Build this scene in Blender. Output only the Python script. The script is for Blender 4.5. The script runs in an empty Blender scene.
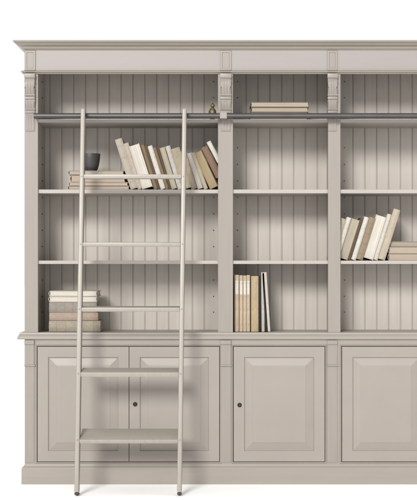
import bpy, bmesh, math, random
from mathutils import Vector, Matrix
random.seed(7)
R = math.radians
S = bpy.context.scene
C = S.collection

# ------------------------------------------------------------------ scale
U = 0.0054            # metres per drawing unit on the bookcase's front plane
D = 7.56              # camera distance from that plane
EYE = 222 * U         # eye height
def X(p, y=0.0): return (p - 232) * U * (1 + y / D)
def Z(p, y=0.0): return EYE + (262 - p) * U * (1 + y / D)

# ------------------------------------------------------------------ camera
cam = bpy.data.cameras.new('camera')
co = bpy.data.objects.new('camera', cam); C.objects.link(co)
co.location = (0, -D, EYE); co.rotation_euler = (R(90), 0, 0)
cam.sensor_fit = 'HORIZONTAL'; cam.sensor_width = 36
cam.lens = 36 * D / (417 * U)
cam.shift_x = (208.5 - 232) / 417
cam.shift_y = (262 - 250) / 417
cam.clip_end = 500; cam.clip_start = 0.1
S.camera = co

# ------------------------------------------------------------------ light
w = bpy.data.worlds.new('World'); S.world = w; w.use_nodes = True
bg = w.node_tree.nodes['Background']
# white studio world: bright behind, overhead boost added for the floor, dimmer camera side
_n = w.node_tree.nodes; _l = w.node_tree.links
_tc = _n.new('ShaderNodeTexCoord'); _sp = _n.new('ShaderNodeSeparateXYZ'); _l.new(_tc.outputs['Generated'], _sp.inputs[0])
_a = _n.new('ShaderNodeMapRange'); _a.interpolation_type = 'SMOOTHSTEP'
_a.inputs[1].default_value = -.35; _a.inputs[2].default_value = .25; _a.inputs[3].default_value = .36; _a.inputs[4].default_value = 1.08
_l.new(_sp.outputs['Y'], _a.inputs[0])
_b = _n.new('ShaderNodeMapRange'); _b.interpolation_type = 'SMOOTHSTEP'
_b.inputs[1].default_value = .60; _b.inputs[2].default_value = .95; _b.inputs[3].default_value = 0; _b.inputs[4].default_value = .8
_l.new(_sp.outputs['Z'], _b.inputs[0])
_s = _n.new('ShaderNodeMath'); _s.operation = 'ADD'; _l.new(_a.outputs[0], _s.inputs[0]); _l.new(_b.outputs[0], _s.inputs[1])
_c = _n.new('ShaderNodeMapRange'); _c.interpolation_type = 'SMOOTHSTEP'      # added fill lobe from behind the camera, brightens the bay interiors
_c.inputs[1].default_value = -.78; _c.inputs[2].default_value = -.92; _c.inputs[3].default_value = 0; _c.inputs[4].default_value = 1.9
_l.new(_sp.outputs['Y'], _c.inputs[0])
_s2 = _n.new('ShaderNodeMath'); _s2.operation = 'ADD'; _l.new(_s.outputs[0], _s2.inputs[0]); _l.new(_c.outputs[0], _s2.inputs[1]); _s = _s2
bg.inputs[0].default_value = (1.0, 0.995, 0.99, 1); _l.new(_s.outputs[0], bg.inputs[1])
sl = bpy.data.lights.new('key_lamp', 'SUN'); so = bpy.data.objects.new('key_lamp', sl); C.objects.link(so)
sl.energy = 3.3; sl.angle = R(15); sl.color = (1.0, 0.985, 0.96)
so.rotation_euler = Vector((0.26, 1.0, -0.45)).to_track_quat('-Z', 'Y').to_euler()
so.location = (-3, -6, 5)
S.view_settings.view_transform = 'Standard'; S.view_settings.look = 'None'
S.view_settings.exposure = 0; S.view_settings.gamma = 1

# ------------------------------------------------------------------ materials
def lin(v):
    v /= 255
    return v / 12.92 if v <= .04045 else ((v + .055) / 1.055) ** 2.4
F = 0.448
def col(r, g, b, f=None):
    f = F if f is None else f
    return (lin(r) * f, lin(g) * f, lin(b) * f, 1)

def mat(name, c, rough=.5, var=.06, scale=(3, 3, 3), bump=.05, bscale=60, metal=0, dirt=None, dist=0.0004, coat=0):
    m = bpy.data.materials.new(name); m.use_nodes = True
    nt = m.node_tree; N = nt.nodes; L = nt.links
    p = N['Principled BSDF']
    tc = N.new('ShaderNodeTexCoord'); mp = N.new('ShaderNodeMapping')
    mp.inputs['Scale'].default_value = scale
    L.new(tc.outputs['Object'], mp.inputs[0])
    n = N.new('ShaderNodeTexNoise'); n.inputs['Scale'].default_value = 4; n.inputs['Detail'].default_value = 6
    n.inputs['Roughness'].default_value = .6
    L.new(mp.outputs[0], n.inputs['Vector'])
    r = N.new('ShaderNodeValToRGB')
    r.color_ramp.elements[0].position = .3; r.color_ramp.elements[1].position = .72
    r.color_ramp.elements[0].color = tuple(x * (1 - var) for x in c[:3]) + (1,)
    r.color_ramp.elements[1].color = tuple(min(1, x * (1 + var)) for x in c[:3]) + (1,)
    L.new(n.outputs['Fac'], r.inputs[0])
    out = r.outputs[0]
    if dirt:
        n3 = N.new('ShaderNodeTexNoise'); n3.inputs['Scale'].default_value = 70; n3.inputs['Detail'].default_value = 4
        L.new(tc.outputs['Object'], n3.inputs['Vector'])
        r3 = N.new('ShaderNodeValToRGB'); r3.color_ramp.elements[0].position = .56; r3.color_ramp.elements[1].position = .7
        L.new(n3.outputs['Fac'], r3.inputs[0])
        mx = N.new('ShaderNodeMix'); mx.data_type = 'RGBA'
        L.new(r3.outputs[0], mx.inputs[0]); L.new(out, mx.inputs[6]); mx.inputs[7].default_value = dirt
        out = mx.outputs[2]
    L.new(out, p.inputs['Base Color'])
    p.inputs['Metallic'].default_value = metal
    n2 = N.new('ShaderNodeTexNoise'); n2.inputs['Scale'].default_value = bscale; n2.inputs['Detail'].default_value = 5
    L.new(mp.outputs[0], n2.inputs['Vector'])
    mr = N.new('ShaderNodeMapRange'); mr.inputs['To Min'].default_value = max(0, rough - .08); mr.inputs['To Max'].default_value = min(1, rough + .1)
    L.new(n.outputs['Fac'], mr.inputs[0]); L.new(mr.outputs[0], p.inputs['Roughness'])
    b = N.new('ShaderNodeBump'); b.inputs['Strength'].default_value = bump * 4; b.inputs['Distance'].default_value = dist
    L.new(n2.outputs['Fac'], b.inputs['Height']); L.new(b.outputs[0], p.inputs['Normal'])
    p.inputs['Coat Weight'].default_value = coat
    return m

def page_mat(name, c):
    """paper edges: fine stripes along the leaves"""
    m = mat(name, c, .85, .07, bump=0)
    nt = m.node_tree; N = nt.nodes; L = nt.links
    p = N['Principled BSDF']
    tc = N.new('ShaderNodeTexCoord'); mp = N.new('ShaderNodeMapping'); mp.inputs['Scale'].default_value = (900, 3, 3)
    L.new(tc.outputs['Object'], mp.inputs[0])
    n = N.new('ShaderNodeTexNoise'); n.inputs['Scale'].default_value = 1; n.inputs['Detail'].default_value = 3
    L.new(mp.outputs[0], n.inputs['Vector'])
    src = p.inputs['Base Color'].links[0].from_socket
    mx = N.new('ShaderNodeMix'); mx.data_type = 'RGBA'; mx.blend_type = 'MULTIPLY'; mx.inputs[0].default_value = 1
    r = N.new('ShaderNodeValToRGB'); r.color_ramp.elements[0].position = .35; r.color_ramp.elements[1].position = .55
    r.color_ramp.elements[0].color = (.66, .62, .56, 1)
    L.new(n.outputs['Fac'], r.inputs[0]); L.new(src, mx.inputs[6]); L.new(r.outputs[0], mx.inputs[7])
    L.new(mx.outputs[2], p.inputs['Base Color'])
    return m

PAINT = mat('taupe_paint', col(189, 179, 169), .42, .035, (1.2, 1.2, 1.2), .07, 45)
PAINT_V = mat('taupe_paint_upright_grain', col(183, 173, 163), .42, .045, (9, 9, .8), .12, 14)
PAINT_H = mat('taupe_paint_long_grain', col(189, 179, 168), .42, .045, (.8, 9, 9), .12, 14)
PAINT_BACK_LIT = mat('taupe_paint_boards_lit', col(205, 196, 186, .585), .5, .06, (10, 10, .7), .15, 12)  # taupe lightened in colour to make up for light missing inside the bays
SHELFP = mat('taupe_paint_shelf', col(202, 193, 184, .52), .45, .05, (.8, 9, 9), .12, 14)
FRIEZE = mat('pale_lilac_taupe_paint', col(190, 182, 177), .42, .03, (.8, 6, 6), .1, 14)
TRIM = mat('taupe_paint_moulding', col(191, 181, 167), .4, .05, (1, 8, 8), .1, 14)
LADW = mat('ladder_cream_paint', col(198, 190, 178, .47), .4, .06, (12, 12, 1), .12, 14)
STEEL = mat('dark_steel', (.062, .058, .058, 1), .38, .1, metal=.5, bump=.02)
SCREW = mat('painted_screw', col(150, 140, 124), .4, .1, bump=.02)
DARK = mat('dark_iron', (.03, .026, .024, 1), .5, .2, metal=.4)
HOLE = mat('keyhole_black', (.012, .01, .009, 1), .8, .1)
RUBBER = mat('brown_rubber', (.05, .035, .03, 1), .8, .2)
BRASS = mat('dull_brass', (.13, .105, .055, 1), .45, .35, (20, 20, 20), metal=.55, bump=.2)
CLAY = mat('charcoal_ceramic', (.04, .038, .038, 1), .5, .2, (6, 6, 40), .2, 20)
FLOORM = mat('white_studio_floor', (.965, .965, .965, 1), .9, .005, bump=0)
_mc = {}
def cloth(rgb):
    k = ('c',) + rgb
    if k not in _mc:
        _mc[k] = mat('book_cover', col(*rgb, .56), .75, .12, (30, 30, 6), .35, 60, dirt=col(*[int(v * .92) for v in rgb], .56), dist=.0006)
    return _mc[k]
def paper(rgb):
    k = ('p',) + rgb
    if k not in _mc: _mc[k] = page_mat('page_edges', col(*rgb, .60))
    return _mc[k]

# ------------------------------------------------------------------ mesh helpers
class MB:
    def __init__(s): s.bm = bmesh.new()
    def _join(s, t):
        me = bpy.data.meshes.new('t'); t.to_mesh(me); t.free(); s.bm.from_mesh(me); bpy.data.meshes.remove(me)
    def box(s, x0, x1, y0, y1, z0, z1, bev=.0012, M=None):
        t = bmesh.new(); bmesh.ops.create_cube(t, size=1)
        for v in t.verts:
            v.co = Vector((x0 + (v.co.x + .5) * (x1 - x0), y0 + (v.co.y + .5) * (y1 - y0), z0 + (v.co.z + .5) * (z1 - z0)))
        if bev: bmesh.ops.bevel(t, geom=list(t.edges), offset=bev, segments=2, affect='EDGES', profile=.6)
        if M is not None: bmesh.ops.transform(t, matrix=M, verts=list(t.verts))
        bmesh.ops.recalc_face_normals(t, faces=list(t.faces)); s._join(t); return s
    def pbox(s, a, b, top, bot, y0, y1, bev=.0012):
        return s.box(X(a), X(b), y0, y1, Z(bot), Z(top), bev)
    def prism_x(s, prof, x0, x1):          # prof: list of (y, z)
        t = bmesh.new()
        A = [t.verts.new((x0, y, z)) for y, z in prof]; B = [t.verts.new((x1, y, z)) for y, z in prof]
        n = len(prof)
        for i in range(n): t.faces.new((A[i], A[(i + 1) % n], B[(i + 1) % n], B[i]))
        t.faces.new(A); t.faces.new(B[::-1]); bmesh.ops.recalc_face_normals(t, faces=list(t.faces)); s._join(t); return s
    def prism_z(s, prof, z0, z1):          # prof: list of (x, y)
        t = bmesh.new()
        A = [t.verts.new((x, y, z0)) for x, y in prof]; B = [t.verts.new((x, y, z1)) for x, y in prof]
        n = len(prof)
        for i in range(n): t.faces.new((A[i], A[(i + 1) % n], B[(i + 1) % n], B[i]))
        t.faces.new(A); t.faces.new(B[::-1]); bmesh.ops.recalc_face_normals(t, faces=list(t.faces)); s._join(t); return s
    def tube(s, pts, r, seg=20, cap=True):
        t = bmesh.new(); rings = []
        pts = [Vector(p) for p in pts]
        for i, p in enumerate(pts):
            d = (pts[min(i + 1, len(pts) - 1)] - pts[max(i - 1, 0)]).normalized()
            q = d.to_track_quat('Z', 'Y')
            rings.append([t.verts.new(p + q @ Vector((r * math.cos(a), r * math.sin(a), 0))) for a in [2 * math.pi * k / seg for k in range(seg)]])
        for A, B in zip(rings, rings[1:]):
            for k in range(seg): t.faces.new((A[k], A[(k + 1) % seg], B[(k + 1) % seg], B[k]))
        if cap: t.faces.new(rings[0]); t.faces.new(rings[-1][::-1])
        bmesh.ops.recalc_face_normals(t, faces=list(t.faces)); s._join(t); return s
    def lathe(s, prof, c=(0, 0, 0), seg=40, axis='Z'):
        t = bmesh.new(); rings = []
        for r, h in prof:
            rings.append([t.verts.new((r * math.cos(2 * math.pi * k / seg), r * math.sin(2 * math.pi * k / seg), h)) for k in range(seg)])
        for A, B in zip(rings, rings[1:]):
            for k in range(seg): t.faces.new((A[k], A[(k + 1) % seg], B[(k + 1) % seg], B[k]))
        t.faces.new(rings[0]); t.faces.new(rings[-1][::-1])
        M = Matrix.Translation(c)
        if axis == 'Y': M = M @ Matrix.Rotation(R(90), 4, 'X')
        bmesh.ops.transform(t, matrix=M, verts=list(t.verts))
        bmesh.ops.recalc_face_normals(t, faces=list(t.faces)); s._join(t); return s
    def sweep(s, path, prof):
        """path: corner points (x, y) of the plan, prof: (offset, z); mitred, closed section"""
        t = bmesh.new(); rings = []
        n = len(path)
        for i, (x, y) in enumerate(path):
            def nrm(a, b):
                d = Vector((b[0] - a[0], b[1] - a[1])).normalized(); return Vector((d.y, -d.x))
            if i == 0: m = nrm(path[0], path[1])
            elif i == n - 1: m = nrm(path[-2], path[-1])
            else:
                a = nrm(path[i - 1], path[i]); b = nrm(path[i], path[i + 1]); m = a + b; m = m / m.dot(a)
            rings.append([t.verts.new((x + m.x * o, y + m.y * o, z)) for o, z in prof])
        k = len(prof)
        for A, B in zip(rings, rings[1:]):
            for j in range(k): t.faces.new((A[j], A[(j + 1) % k], B[(j + 1) % k], B[j]))
        t.faces.new(rings[0]); t.faces.new(rings[-1][::-1])
        bmesh.ops.recalc_face_normals(t, faces=list(t.faces)); s._join(t); return s
    def rings(s, rect, levels, cap_last=True, cap_first=False):
        """nested rectangles x0,x1,z0,z1; levels: (inset, y)"""
        t = bmesh.new(); x0, x1, z0, z1 = rect; rs = []
        for i, y in levels:
            rs.append([t.verts.new(v) for v in ((x0 + i, y, z0 + i), (x1 - i, y, z0 + i), (x1 - i, y, z1 - i), (x0 + i, y, z1 - i))])
        for A, B in zip(rs, rs[1:]):
            for j in range(4): t.faces.new((A[j], A[(j + 1) % 4], B[(j + 1) % 4], B[j]))
        if cap_last: t.faces.new(rs[-1])
        if cap_first: t.faces.new(rs[0][::-1])
        bmesh.ops.recalc_face_normals(t, faces=list(t.faces)); s._join(t); return s
    def build(s, name, m, parent=None, smooth=False, shift=None):
        me = bpy.data.meshes.new(name); s.bm.to_mesh(me); s.bm.free()
        me.materials.append(m)
        if smooth:
            for p in me.polygons: p.use_smooth = True
            try: me.set_sharp_from_angle(angle=R(40))
            except Exception: pass
        o = bpy.data.objects.new(name, me); C.objects.link(o)
        if parent is not None: o.parent = parent
        return o

def thing(name, label, cat, group=None, loc=(0, 0, 0)):
    o = bpy.data.objects.new(name, None); C.objects.link(o); o.location = loc; o.empty_display_size = .05
    o['label'] = label; o['category'] = cat
    if group: o['group'] = group
    return o

# ------------------------------------------------------------------ the setting
fl = MB(); fl.box(-60, 60, -60, 60, -.05, 0, 0)
fl = fl.build('floor', FLOORM); fl['kind'] = 'structure'

# ------------------------------------------------------------------ the bookcase
BC = thing('bookcase', 'wide taupe painted wooden bookcase with open shelves above panelled cupboard doors', 'bookcase')
XL, XR = 24.5, 534.5
YB = .34
path = [(X(XL), YB + .02), (X(XL), 0), (X(XR), 0), (X(XR), YB + .02)]
def pz(l): return [(o * U, Z(p)) for o, p in l]
cor = [(-2, 50.2), (.4, 50.2), (1.0, 49.8), (1.2, 49.2), (2.3, 48.9), (2.6, 48.2), (2.9, 47.6), (3.6, 46.9), (4.8, 46.4), (6.1, 45.9), (6.3, 45.4),
       (7.2, 45.1), (7.3, 44.6), (8.0, 44.3), (8.6, 43.9), (8.8, 43.6), (9.6, 43.4), (10.1, 42.9), (10.2, 41.8), (10.0, 41.5), (-2, 41.4)]
MB().sweep(path, pz(cor)).build('cornice', TRIM, BC)
MB().box(X(XL) - .0, X(XR), .0, YB + .018, Z(43.3), Z(41.45), .001).build('top_board', PAINT_H, BC)
MB().pbox(XL, XR, 49.5, 73.4, .0, .022).build('frieze', FRIEZE, BC)
MB().sweep(path, pz([(-1, 74.0), (.9, 74.0), (1.4, 73.5), (1.6, 72.9), (3.0, 72.5), (3.3, 71.9), (3.0, 71.3), (2.0, 71.0), (.6, 70.4), (-1, 70.2)])).build('frieze_moulding', TRIM, BC, True)
stiles = [(24.5, 38), (218, 233), (328, 340.5), (521, 534.5)]
pil = [(24.9, 35.6), (220.2, 231.4), (327.2, 337.4), (523, 534.1)]
# upright frame members
for a, b in stiles:
    MB().pbox(a, b, 73.4, 332.4, 0, .022, .0016).build('stile', PAINT_V, BC)
walls = [(24.6, 36.6), (222.5, 228.5), (331, 337), (522.5, 534.4)]
for a, b in walls:
    MB().pbox(a, b, 51, 333.6, .022, YB, .001).build('side_panel', PAINT_BACK_LIT, BC)
    MB().pbox(a, b, 340, 470, .022, YB, .001).build('side_panel', PAINT_V, BC)
# boarded backs: profile with V grooves
bays = [(36.6, 222.5), (228.5, 331), (337, 522.5)]
groove0 = [50.0, 246.1, 352.9]
for (a, b), g0 in zip(bays, groove0):
    y = YB; xa, xb = X(a) - .004, X(b) + .004
    gs = []; g = g0 - 11.86
    while g < b + 20:
        xx = X(g, y)
        if xa + .008 < xx < xb - .008: gs.append(xx)
        g += 11.86
    pr = [(xb, y + .016), (xa, y + .016), (xa, y)]
    for g in gs:
        pr += [(g - .0032, y), (g - .0016, y + .0045), (g + .0002, y + .0045), (g + .0006, y + .0004), (g + .0022, y - .0006), (g + .0042, y + .0006), (g + .0046, y + .0014), (g + .005, y)]
    pr += [(xb, y)]
    m = MB(); m.prism_z(pr, Z(334), Z(52)); m.build('back_panel', PAINT_BACK_LIT, BC)
# corner battens with pin holes
bat = [(210.2, 222.5), (228.5, 239.8), (337, 347)]
for a, b in bat:
    MB().box(X(a, YB), X(b), YB - .014, YB, Z(334), Z(52), .001).build('corner_batten', PAINT_BACK_LIT, BC)
# shelves
def shelf(a, b, top, bot, y0=.012):
    MB().pbox(a, b, top, bot, y0, YB - .015, .0014).build('shelf', SHELFP, BC)
for a, b in bays:
    shelf(a + .05, b - .05, 119.2, 122.4, .004)
    shelf(a + .05, b - .05, 189.4, 193.2)
    shelf(a + .05, b - .05, 260.6, 264.0)
# ceiling inside and floor of the open part
MB().pbox(36.6, 522.5, 53, 56, .022, YB, 0).build('inner_top', SHELFP, BC)
MB().pbox(24.6, 534.4, 332.6, 339.4, .002, YB, 0).build('counter_board', SHELFP, BC)
path2 = [(X(XL - 4.6), YB + .02), (X(XL - 4.6), 0), (X(XR + 4.6), 0), (X(XR + 4.6), YB + .02)]
MB().sweep(path2, pz([(-5.5, 339.4), (2.0, 339.4), (2.4, 338.9), (2.4, 337.4), (2.1, 336.6), (1.3, 335.2), (.5, 334.2), (.3, 332.5), (-5.5, 332.4)])).build('counter_edge', PAINT_H, BC)
# shelf pins
pinz = [82, 98, 148, 164.5, 181, 197.5, 214, 230.3, 246.6, 280, 296.3, 312]
pin0 = MB().lathe([(.0001, .0), (.0030, .0), (.0030, .005), (.0018, .006), (.0001, .006)], axis='Y', seg=12).build('shelf_pin', DARK, BC, True)
first = True
def put_pin(x, y, z, rz=0):
    global first
    o = pin0 if first else pin0.copy()
    if not first: C.objects.link(o); o.parent = BC
    first = False
    o.location = (x, y, z); o.rotation_euler = (0, 0, rz)
for p in pinz:
    for xp in (213.6, 237.6, 344.3): put_pin(X(xp, YB), YB - .0135, Z(p, YB))
    put_pin(X(36.6), .21, Z(p, .21), R(90))
# cornice blocks and corbels over each stile
def corbel(a, b):
    m = MB()
    m.rings((X(a), X(b), Z(70.4), Z(50.6)), [(0, .004), (0, -.0055), (.0008, -.0065), (.0105, -.0065), (.0120, -.0035)], True)
    m.build('frieze_block', PAINT_V, BC)
    m = MB()
    m.pbox(a, b, 74.2, 78.6, -.028, .0, .0015)
    m.pbox(a + .3, b - .3, 78.8, 80.2, -.022, .0, .001)
    top = [(-.024, 80.3), (-.026, 82), (-.0265, 85), (-.025, 89), (-.022, 93), (-.019, 96), (-.018, 97.6)]
    low = [(-.0165, 99.6), (-.018, 101), (-.0175, 104), (-.015, 107), (-.011, 110), (-.009, 111.6)]
    m.prism_x([(0, Z(80.3))] + [(y, Z(p)) for y, p in top] + [(0, Z(97.6))], X(a + .6), X(b - .6))
    m.pbox(a + .2, b - .2, 97.6, 99.5, -.023, 0, .0012)
    m.prism_x([(0, Z(99.6))] + [(y, Z(p)) for y, p in low] + [(0, Z(111.6))], X(a + .6), X(b - .6))
    m.pbox(a + .4, b - .4, 111.6, 113.2, -.0135, 0, .0012)
    m.prism_x([(0, Z(113.2)), (-.009, Z(113.3)), (-.006, Z(118)), (-.0045, Z(131)), (0, Z(131.6))], X(a + .9), X(b - .9))
    for py, yy, rr in ((81.6, -.0235, .0058), (95.4, -.0195, .0062), (101.4, -.0155, .0052), (109.4, -.0095, .0050)):
        m.tube([(X(a + .2), yy, Z(py)), (X(b - .2), yy, Z(py))], rr, 16)
    for xx in (a + .9, b - .9):
        m.tube([(X(xx), -.0235, Z(82)), (X(xx), -.0250, Z(89)), (X(xx), -.0190, Z(96))], .0030, 8)
        m.tube([(X(xx), -.0165, Z(101)), (X(xx), -.0165, Z(105)), (X(xx), -.0095, Z(110))], .0026, 8)
    wd = (b - a - 2.6) / 3
    for k in range(3):
        x0 = a + 1.3 + k * wd + .45; x1 = x0 + wd - .9
        m.prism_x([(0, Z(81))] + [(y - .0028, Z(p)) for y, p in top[1:-1]] + [(0, Z(96.6))], X(x0), X(x1))
        m.prism_x([(0, Z(100))] + [(y - .0024, Z(p)) for y, p in low[1:-1]] + [(0, Z(111))], X(x0), X(x1))
        m.prism_x([(0, Z(115)), (-.0100, Z(115.5)), (-.0070, Z(121)), (-.0064, Z(130)), (0, Z(130.6))], X(x0), X(x1))
    m.build('corbel', PAINT_V, BC, True)
for a, b in pil: corbel(a, b)
# ladder rail: dark steel tube on painted bracket
YR = -.056
zr = Z(115.9, YR)
MB().tube([(X(35.5), YR, zr), (X(221), YR, zr)], .0150, 24).build('ladder_rail', STEEL, BC, True)
MB().tube([(X(225.5), YR, zr), (X(535.5), YR, zr)], .0150, 24).build('ladder_rail', STEEL, BC, True)
MB().box(X(220.0), X(227.0), YR - .017, -.004, Z(118.8, YR), Z(112.8, YR), .003).build('rail_bracket', PAINT, BC)
for xx in (35.9, 332.4, 529):
    m = MB(); m.tube([(X(xx), -.003, zr), (X(xx), YR, zr)], .006, 14)
    m.build('rail_bracket', PAINT, BC, True)
# lower cupboard frame
MB().pbox(24.6, 534.4, 339.4, 346.1, .0, .022, .0014).build('top_rail', PAINT_H, BC)
MB().pbox(24.6, 534.4, 462.1, 470, .0, .022, .0014).build('bottom_rail', PAINT_H, BC)
low_st = [(24.6, 37.1), (219.85, 233.1), (325.15, 341.5), (519.8, 534.4)]
for a, b in low_st:
    MB().pbox(a, b, 346.1, 462.1, .0, .022, .0014).build('stile', PAINT_V, BC)
MB().pbox(36.6, 522.5, 341, 469, .12, YB, 0).build('cupboard_carcass', PAINT, BC)
for a, b in [(24.7, 34.2), (220.9, 230.8), (327.4, 337.2), (524.6, 534.3)]:
    m = MB()
    m.pbox(a - .2, b + .2, 340.2, 344.4, -.013, 0, .0015)
    m.pbox(a, b, 344.4, 364.8, -.007, 0, .0012)
    m.pbox(a - .3, b + 1.0, 364.8, 366.2, -.0105, 0, .0012)
    m.pbox(a, b, 366.2, 462.4, -.0035, 0, .0012)
    m.build('pilaster', PAINT_V, BC)
# plinth
MB().sweep(path, pz([(-3, 484), (2.7, 484), (2.7, 468.2), (2.3, 467.4), (1.2, 466.3), (.5, 465.4), (.3, 464.7), (-3, 464.6)])).build('plinth', PAINT_H, BC)

def door(a, b, key=None, top=346.6, bot=461.6):
    r = (X(a), X(b), Z(bot), Z(top)); u = U
    d = MB().rings(r, [(10.6 * u, .020), (0, .020), (0, -.0002), (.0015, -.0020), (10.4 * u, -.0020), (10.8 * u, -.0005), (11.2 * u, .0035), (11.3 * u, .012)], False)
    d.bm.faces.ensure_lookup_table()
    d = d.build('door', PAINT, BC)
    MB().rings(r, [(10.6 * u, .016), (10.6 * u, .0048), (12.0 * u, .0048), (12.5 * u, .0042), (18.6 * u, -.0014), (19.0 * u, -.0024), (19.5 * u, -.0028)], True).build('door_panel', PAINT, d)
    if key:
        kx, ky = key
        MB().lathe([(.0001, 0), (.0120, 0), (.0120, .002), (.0105, .0032), (.0085, .0022), (.0080, .0006), (.0001, .0006)], (X(kx), -.002, Z(ky)), 28, 'Y').build('keyhole', HOLE, d, True)
        MB().lathe([(.0001, 0), (.0035, 0), (.0035, .0022), (.0001, .0028)], (X(kx) + .001, -.0025, Z(ky) - .001), 16, 'Y').build('lock_pin', DARK, d, True)
door(37.55, 128.85)
door(129.25, 219.4, (135.2, 404.2))
door(233.6, 324.7, (239.6, 405))
door(342.0, 430.4)
door(431.2, 519.3, (437, 404.5))

for a, b in ((37.1, 219.85), (233.1, 325.15), (341.5, 519.8)):
    a, b, tp, bt = X(a - 1.5), X(b + 1.5), Z(344.6), Z(463.6)
    MB().rings((a, b, bt, tp), [(.0002, .003), (.0002, -.0006), (.0012, -.0026), (.0034, -.0042), (.0058, -.0036), (.0074, -.0012), (.0078, .004)], False).build('opening_bead', PAINT, BC, True)

# ------------------------------------------------------------------ the ladder
LD = thing('library_ladder', 'cream painted wooden library ladder leaning on the rail of the bookcase', 'ladder', loc=(X(128), -.36, 0))
o0 = Vector(LD.location)
yt, yb = -.104, -.372
def lw(px, py, y): return Vector((X(px, y), y, Z(py, y)))
Lt, Lb = lw(83.4, 109.5, yt), lw(76.9, 0, yb)
Rt, Rb = lw(184.6, 109.5, yt), lw(179.4, 0, yb)
Lb.z = Rb.z = 0.0
def oriented(p0, p1, w_, d_, bev, z0, z1):
    """bar along p0->p1 with flat sides facing x"""
    ax = (p1 - p0).normalized(); xx = Vector((1, 0, 0)); xx = (xx - ax * xx.dot(ax)).normalized(); yy = ax.cross(xx)
    M = Matrix((xx, yy, ax)).transposed().to_4x4(); M.translation = p0 - o0
    m = MB(); m.box(-w_ / 2, w_ / 2, -d_ / 2, d_ / 2, z0, z1, bev, M); return m
for a, b in ((Lb, Lt), (Rb, Rt)):
    ln = (b - a).length
    oriented(a, b, .0235, .058, .008, .016, ln).build('side_rail', LADW, LD, True)
    oriented(a, b, .0225, .056, .005, .004, .016).build('foot_cap', RUBBER, LD, True)
def on(a, b, py):
    for i in range(4001):
        p = a.lerp(b, i / 4000)
        if (p.z - EYE) / (1 + p.y / D) / U + 0 <= 262 - py: return p
    return b
# (image height of the front face's middle, thickness, depth, tilt)
for py, th, dp, ti in ((176.8, .0235, .050, 0), (244.3, .022, .052, 2), (309.0, .0225, .070, 5), (373.3, .026, .100, 10), (439.3, .022, .145, 17)):
    a, b = on(Lt, Lb, py), on(Rt, Rb, py)
    xa, xb = a.x + .0105, b.x - .0105
    Mx = Matrix.Translation((0, a.y - o0.y, a.z - o0.z)) @ Matrix.Rotation(R(ti), 4, 'X')
    m = MB(); m.box(xa - o0.x, xb - o0.x, -.030, dp - .030, -th / 2, th / 2, .0055, Mx)
    m.build('rung' if dp < .08 else 'tread', LADW, LD, True)
for py in (176.8, 244.3, 309.0, 373.3, 439.3):
    for a, b in ((Lt, Lb), (Rt, Rb)):
        p = on(a, b, py) - o0
        MB().lathe([(.0001, 0), (.0034, 0), (.0030, .0008), (.0001, .0010)], (p.x, p.y - .0292, p.z), 12, 'Y').build('screw', SCREW, LD, True)
for a in (Lt, Rt):
    m = MB()
    zt = a.z - o0.z - .018; xk = a.x - o0.x + .004
    pts = [(xk, a.y - o0.y + .02, zt)]
    cy, cz = YR - o0.y, zr
    for k in range(11):
        an = R(170 - k * 19); pts.append((xk, cy - math.cos(R(180) - an) * .021 if False else cy + math.cos(an) * .021, cz + math.sin(an) * .021))
    m.tube(pts, .0042, 10); m.build('hook', DARK, LD, True)
    m = MB(); m.tube([(a.x - o0.x - .0135, a.y - o0.y, a.z - o0.z - .030), (a.x - o0.x + .0135, a.y - o0.y, a.z - o0.z - .030)], .008, 14)
    m.build('hook_bolt', DARK, LD, True)

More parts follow.
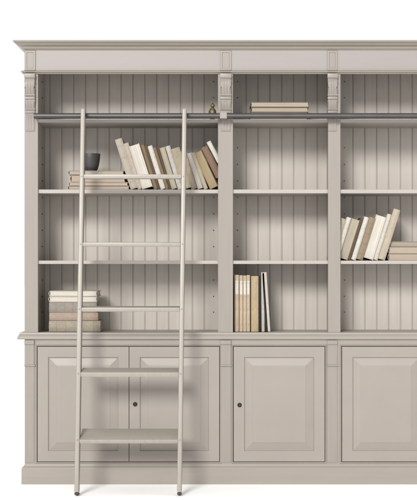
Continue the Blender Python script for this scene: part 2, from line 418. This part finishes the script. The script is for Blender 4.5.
# ------------------------------------------------------------------ books
CREAM = (206, 197, 180); PAGE = (196, 186, 168)
def arc(t, bul, n=8, y0=0.004):
    return [(t * (1 - i / n), y0 - bul * math.sin(math.pi * i / n)) for i in range(1, n)]
def book(t, h, d, cover, pages=PAGE, fore=False, label='', group=None, mtx=None, spinelab=None, limp=False, bands=0):
    root = thing('book', label, 'book', group)
    root.matrix_world = mtx
    c = min(.0024, t * .16); bul = 0 if limp else min(.0065, t * .24)
    outer = [(0, d), (0, .004)] + [(t - x, y) for x, y in arc(t, bul)] + [(t, .004), (t, d)]
    inner = [(t - c, d), (t - c, .0062)] + [(x, y + c) for x, y in [(t - c - (t - 2 * c) * i / 8, .0045 - bul * math.sin(math.pi * i / 8)) for i in range(1, 8)]] + [(c, .0062), (c, d)]
    fl = (lambda p: [(x, d - y) for x, y in p]) if fore else (lambda p: p)
    m = MB()
    # quads between outer and inner so the C section stays clean
    t_ = bmesh.new(); n = len(outer); inn = inner[::-1]
    O, I = fl(outer), fl(inn)
    vs = [[t_.verts.new((x, y, z)) for x, y in P] for z in (0, h) for P in (O, I)]
    o0_, i0_, o1_, i1_ = vs
    for k in range(n - 1):
        t_.faces.new((o0_[k], o0_[k + 1], o1_[k + 1], o1_[k])); t_.faces.new((i0_[k], i0_[k + 1], i1_[k + 1], i1_[k]))
        t_.faces.new((o0_[k], o0_[k + 1], i0_[k + 1], i0_[k])); t_.faces.new((o1_[k], o1_[k + 1], i1_[k + 1], i1_[k]))
    for k in (0, n - 1): t_.faces.new((o0_[k], i0_[k], i1_[k], o1_[k]))
    bmesh.ops.recalc_face_normals(t_, faces=list(t_.faces)); m._join(t_)
    if bands and not fore:
        for bz in range(bands):
            zc = h * (.14 + .72 * bz / max(1, bands - 1))
            pts = [(t * .04, .0035)] + [(t * i / 8, .0034 - bul * math.sin(math.pi * i / 8)) for i in range(1, 8)] + [(t * .96, .0035)]
            pr = [(x, y - .0010) for x, y in pts] + [(x, y + .0015) for x, y in pts[::-1]]
            m.prism_z(pr, zc - .0012, zc + .0012)
    m.build('cover', cloth(cover), root, True)
    pg = MB(); ov = .0028
    ys = (.0058, d - .0035); ys = ys if not fore else (d - ys[1], d - ys[0])
    # slightly wavy fore edge
    n = 7; pr = []
    fy, by = (ys[0], ys[1]) if fore else (ys[1], ys[0])
    sgn = 1 if fore else -1
    for k in range(n + 1):
        x = c + .0001 + (t - 2 * c - .0002) * k / n
        pr.append((x, fy + sgn * .0022 * math.sin(math.pi * k / n) + random.uniform(-.0003, .0003)))
    pr += [(t - c - .0001, by), (c + .0001, by)]
    pg.prism_z(pr, ov if h > .06 else 0.001, h - ov); pg.build('page_block', paper(pages), root)
    if spinelab:
        z0, z1, rgb = spinelab
        pts = [(t * .06, .0036)] + [(t * i / 8, .0038 - bul * math.sin(math.pi * i / 8) - .0002) for i in range(1, 8)] + [(t * .94, .0036)]
        pr = [(x, y - .0007) for x, y in pts] + [(x, y + .001) for x, y in pts[::-1]]
        s = MB(); s.prism_z(pr, z0, z1); s.build('spine_label', cloth(rgb), root, True)
    return root

def up_mtx(px, floor_py, y, slope, t, right, depthy=None):
    """px: lowest corner on the shelf"""
    th = math.atan(slope)
    if right:
        Rm = Matrix.Rotation(th, 4, 'Y')
        P = Vector((X(px), y, Z(floor_py))); o = P - Rm @ Vector((t, 0, 0))
    else:
        Rm = Matrix.Rotation(-th, 4, 'Y'); o = Vector((X(px), y, Z(floor_py)))
    return Matrix.Translation(o) @ Rm

def lean_row(rows, floor_py, right, group):
    """rows: (top-left px, width px, top py, slope, cover, pages, fore, label)"""
    for (x, wpx, ty, sl_, cv, pg, fore, lab) in rows:
        th = math.atan(sl_)
        t = wpx * U * math.cos(th) * .985
        if right:
            # top right corner sits t*sin lower than the top left one
            h = ((floor_py - ty) * U - t * math.sin(th) * 0) / math.cos(th) - t * math.tan(th)
            h = ((floor_py - ty) * U - t * math.sin(th)) / math.cos(th)
            # lowest corner = right bottom: x_topleft = x_low - t cos + h sin
            px = x + (t * math.cos(th) - h * math.sin(th)) / U
        else:
            h = ((floor_py - ty) * U - t * math.sin(th)) / math.cos(th)
            # the top left corner: x_low - h sin
            px = x + h * math.sin(th) / U
        y = .035 + random.uniform(0, .018)
        d = random.uniform(.15, .19)
        book(t, h, d, cv, pg, fore, lab, group, up_mtx(px, floor_py - .05, y, sl_, t, right), bands=random.choice((0, 0, 4)) if not fore else 0)

WH = (232, 226, 216); WH2 = (212, 206, 198); TAN = (190, 174, 148); BR = (142, 120, 90); DK = (98, 80, 60); PK = (205, 188, 172); GB = (176, 160, 142)
gA = 'old books leaning left on the left bay shelf'
rowA = [
 (114.2, 7.6, 137.2, .32, (200, 190, 174), WH2, False, 'tall greyish cream book at the left end of the long row, next to the bowl'),
 (122.8, 5.4, 141.8, .32, PK, WH2, False, 'slim pinkish cream book in the long row, just left of the widest white one'),
 (128.4, 11.2, 142.4, .315, WH, WH, True, 'widest white book in the long leaning row, pages facing out'),
 (139.9, 4.0, 143.8, .31, BR, TAN, False, 'thin brown book directly right of the widest white book in the long row'),
 (144.0, 3.0, 144.4, .31, DK, TAN, False, 'very thin dark brown book squeezed between brown and white ones in the long row'),
 (147.1, 5.0, 144.6, .31, WH, WH, False, 'narrow bright white book with brown books on both sides in the long row'),
 (152.3, 3.4, 146.4, .31, BR, PAGE, False, 'brown book touching the right side of the narrow bright white book, long row'),
 (155.8, 3.0, 146.2, .305, DK, PAGE, False, 'thin dark book just left of the plain tan one, middle of the long row'),
 (158.9, 5.6, 145.6, .30, TAN, PAGE, True, 'plain tan book with pages out, middle of the long row between dark and white'),
 (164.7, 5.4, 144.6, .30, WH2, WH, False, 'off-white book left of the wide tan book near the ladder\'s right rail'),
 (170.3, 9.6, 146.2, .295, (184, 170, 146), PAGE, False, 'wide tan book beside the ladder\'s right side rail, on its left'),
 (180.2, 6.4, 149.6, .29, GB, PAGE, False, 'grey-beige book mostly hidden behind the ladder\'s right side rail'),
 (186.8, 5.6, 151.2, .30, (190, 175, 164), WH2, True, 'pinkish grey book just right of the ladder\'s right side rail'),
]
lean_row(rowA, 189.4, False, gA)
# the steeper end of the row, wedged against the divider
def free_lean(x, ty, wpx, lpx, sl_, cv, pg, fore, lab, y, group=gA):
    th = math.atan(sl_); t = wpx * U * math.cos(th); h = lpx * U
    Rm = Matrix.Rotation(-th, 4, 'Y')
    tl = Vector((X(x), y, Z(ty))); o = tl - Rm @ Vector((0, 0, h))
    book(t, h, .165, cv, pg, fore, lab, group, Matrix.Translation(o) @ Rm)
lean_row([(190.6, 4.4, 151.6, .37, (196, 184, 160), PAGE, False, 'slender pale tan book in front of the fat ochre one, leaning steeply')], 189.4, False, gA)
lean_row([(193.0, 9.6, 149.2, .47, (164, 140, 102), (184, 164, 128), True, 'fat ochre book leaning steeply, near the right end of the long row')], 189.4, False, gA)
free_lean(200.9, 147.6, 7.2, 34, .50, (146, 116, 94), PAGE, False, 'reddish brown book leaning steeply under the small white one', .045)
free_lean(206.4, 141.9, 5.0, 23.5, .53, WH, WH, False, 'short white book resting on top at the right end of the long row', .04)

gB = 'old books leaning right in the right bay'
rowB = [
 (341.6, 6.2, 217.6, .31, (196, 184, 162), PAGE, False, 'beige book at the left end of the right-leaning row, against the post'),
 (347.6, 4.8, 216.6, .31, WH, WH, False, 'slim white book, second in the right-leaning row, beside the beige end one'),
 (352.4, 9.2, 217.4, .31, (184, 168, 142), PAGE, True, 'wide tan book between the slim white and thin dark books, right-leaning row'),
 (361.6, 3.6, 217.2, .31, DK, PAGE, False, 'thin dark brown book in the right-leaning row'),
 (365.2, 5.0, 216.2, .31, (228, 224, 214), WH, False, 'bright white book right of the thin dark brown one in the right bay'),
 (370.2, 6.8, 216.6, .31, (160, 142, 116), PAGE, False, 'mid brown book left of the widest cream book in the right bay'),
 (377.2, 11.2, 213.8, .31, (220, 212, 196), WH, True, 'widest cream book in the right-leaning row'),
 (388.6, 4.6, 213.4, .31, (224, 218, 206), WH, False, 'narrow white book right of the widest cream one in the right bay'),
 (394.8, 7.2, 208.2, .31, (204, 190, 170), PAGE, False, 'tallest book, pale tan, at the right end of the right-leaning row'),
]
lean_row(rowB, 260.6, True, gB)

def flat(x0, x1, top, bot, y, cover, pages, label, group, mode='spine', rz=0., d=.17):
    t = (bot - top) * U * .985; L_ = (x1 - x0) * U
    if mode == 'head':      # spine to the left, head edge to the viewer
        Rm = Matrix(((0, 1, 0), (0, 0, 1), (1, 0, 0))).to_4x4()
        M = Matrix.Translation((X(x0), y, Z(bot))) @ Matrix.Rotation(R(rz), 4, 'Z') @ Rm
        return book(t, d, L_, cover, pages, False, label, group, M)
    Rm = Matrix.Rotation(R(90), 4, 'Y')
    M = Matrix.Translation((X(x0), y, Z(bot) + t)) @ Matrix.Rotation(R(rz), 4, 'Z') @ Rm
    return book(t, L_, d, cover, pages, mode == 'fore', label, group, M, bands=5 if mode == 'bands' else 0)

gS = 'books lying flat in the stack under the bowl'
flat(67.2, 123.4, 169.9, 174.2, .050, (170, 158, 148), (196, 184, 168), 'grey-covered book on top of the stack, right under the dark bowl', gS, 'head', d=.22)
flat(69.2, 124.5, 174.3, 181.6, .056, (194, 176, 160), (202, 186, 170), 'thickest pinkish book in the stack under the bowl', gS, 'head', d=.21)
flat(67.6, 127.6, 181.7, 185.2, .048, (186, 170, 152), (206, 192, 174), 'thin tan book second from the bottom of the stack under the bowl', gS, 'head', d=.22)
flat(67.0, 129.0, 185.3, 189.35, .045, (150, 136, 122), (206, 190, 174), 'bottom book of the stack under the bowl, longest of the four', gS, 'head', d=.22)

gD = 'books lying flat at the left end of the bottom shelf'
flat(47.6, 96.2, 291.0, 296.5, .06, (216, 208, 186), WH, 'cream book on top of the stack on the bottom shelf behind the ladder', gD, 'head', -1, d=.2)
flat(47.4, 96.2, 296.6, 302.4, .058, (210, 202, 182), WH, 'cream book second from top of the stack behind the ladder, over the grey one', gD, 'head', 1, d=.2)
flat(47.8, 95.6, 302.5, 312.8, .055, (166, 156, 146), (170, 160, 146), 'thick grey-brown book in the middle of the stack behind the ladder', gD, 'bands', 0)
flat(48.0, 97.0, 312.9, 321.0, .052, (186, 166, 148), PAGE, 'rosy brown book second from the bottom of the stack behind the ladder', gD, 'spine', .6)
flat(47.8, 99.6, 321.1, 332.2, .046, (180, 168, 150), PAGE, 'thick greyish tan book at the bottom of the stack behind the ladder', gD, 'bands', -.4, d=.18)

gE = 'books lying flat on the top shelf of the middle bay'
flat(250.6, 309.6, 100.6, 105.9, .06, (126, 110, 88), (200, 188, 168), 'topmost of the three flat books on the top shelf', gE, 'head', d=.2)
flat(251.0, 309.0, 106.0, 110.8, .064, (150, 134, 110), (200, 188, 168), 'middle one of the three flat books on the top shelf', gE, 'head', d=.2)
flat(249.4, 308.2, 110.9, 119.15, .058, (112, 96, 76), (198, 186, 166), 'thick bottom one of the three flat books on the top shelf', gE, 'head', d=.2)

gF = 'books lying flat at the right of the right bay'
flat(390.6, 436, 241.2, 246.6, .07, (166, 156, 142), (184, 172, 156), 'grey book on top of the stack at the right edge beside the leaning row', gF, 'head', d=.2)
flat(389.6, 437, 246.7, 253.6, .06, (186, 170, 152), (200, 186, 168), 'pinkish tan middle book of the stack at the right edge', gF, 'head', d=.2)
flat(389.2, 438, 253.7, 260.55, .052, (180, 164, 144), (202, 188, 170), 'bottom book of the stack at the right edge, on the shelf', gF, 'head', d=.2)

# upright books, middle bay bottom compartment
gC = 'matching peach volumes with white spine labels'
for x0, x1, ty, lab in ((234.4, 239.3, 275.0, 'leftmost of the four matching peach volumes with white labels, against the post'),
                    (239.5, 243.1, 275.4, 'second from left of the four matching peach volumes'),
                    (243.2, 246.7, 275.6, 'third from left of the four matching peach volumes'),
                    (246.8, 250.4, 275.2, 'rightmost of the four matching peach volumes, beside the cream tan book')):
    t = (x1 - x0) * U * .94
    h = (332.2 - ty) * U
    book(t, h, .17, (214, 192, 164), WH, False, lab, gC, Matrix.Translation((X(x0), .05 + random.uniform(0, .004), Z(332.15))), spinelab=(h * .66, h * .90, (238, 230, 218)), bands=4)
book(7.4 * U, (332.2 - 276.2) * U, .18, (200, 176, 142), (228, 220, 200), False, 'tan and cream book right of the four matching peach volumes', None,
     Matrix.Translation((X(251.2), .047, Z(332.15))))
book(1.5 * U, (332.2 - 276) * U, .17, (26, 22, 20), (70, 60, 50), False, 'thin black book upright between the cream tan book and the white folders', None,
     Matrix.Translation((X(258.9), .052, Z(332.15))))
def lean1(xt, xb, ty, wpx, cv, pg, lab, y=.05, grp=None):
    th = math.atan((xb - xt) / (332.2 - ty)); t = wpx * U; h = (332.2 - ty) * U / math.cos(th) - t * math.tan(th)
    book(t, h, .165, cv, pg, False, lab, grp, Matrix.Translation((X(xb), y, Z(332.15))) @ Matrix.Rotation(-th, 4, 'Y'), limp=True)
lean1(261.3, 261.9, 272.4, 2.9, (196, 192, 182), WH, 'grey-white thin book standing almost upright between two black ones')
lean1(262.6, 265.6, 273.2, 1.6, (22, 18, 16), (60, 50, 44), 'very thin black book leaning left under the last pale one')
lean1(264.2, 268.2, 272.2, 2.5, (214, 206, 194), WH, 'thin pale book at the right end of the upright books, leaning left')

# ------------------------------------------------------------------ small things
bw = thing('bowl', 'dark charcoal ceramic bowl standing on the stack of flat books', 'bowl', loc=(X(88.9), .115, Z(169.8)))
r1, r2, hb = 8.6 * U * 1.01, 9.8 * U * 1.01, 17.6 * U
prof = [(.0001, 0), (.030, 0), (.031, .004), (.036, .010), (.0415, .026), (.0462, .048), (.0492, .070), (.0508, hb - .002), (.0500, hb), (.0482, hb - .002), (.0465, .070), (.0430, .045), (.037, .024), (.028, .012), (.0001, .010)]
MB().lathe(prof, seg=56).build('bowl_body', CLAY, bw, True)
og = thing('ornament', 'small dull brass figurine on the top shelf beside the second post', 'figurine', loc=(X(212.3), .05, Z(119.15)))
MB().lathe([(.0001, 0), (.014, 0), (.014, .004), (.006, .008), (.005, .016), (.013, .020), (.0135, .024)], seg=28).build('stand', BRASS, og, True)
MB().lathe([(.0001, .023), (.0155, .024), (.0170, .034), (.0165, .046), (.0135, .056), (.0085, .064), (.0050, .068), (.0001, .069)], seg=28).build('body', BRASS, og, True)
MB().lathe([(.0001, .066), (.0050, .068), (.0085, .074), (.0090, .080), (.0070, .086), (.0032, .091), (.0001, .098)], (.001, 0, 0), seg=24).build('head', BRASS, og, True)

og.scale = (1.25, 1.25, 1.0)
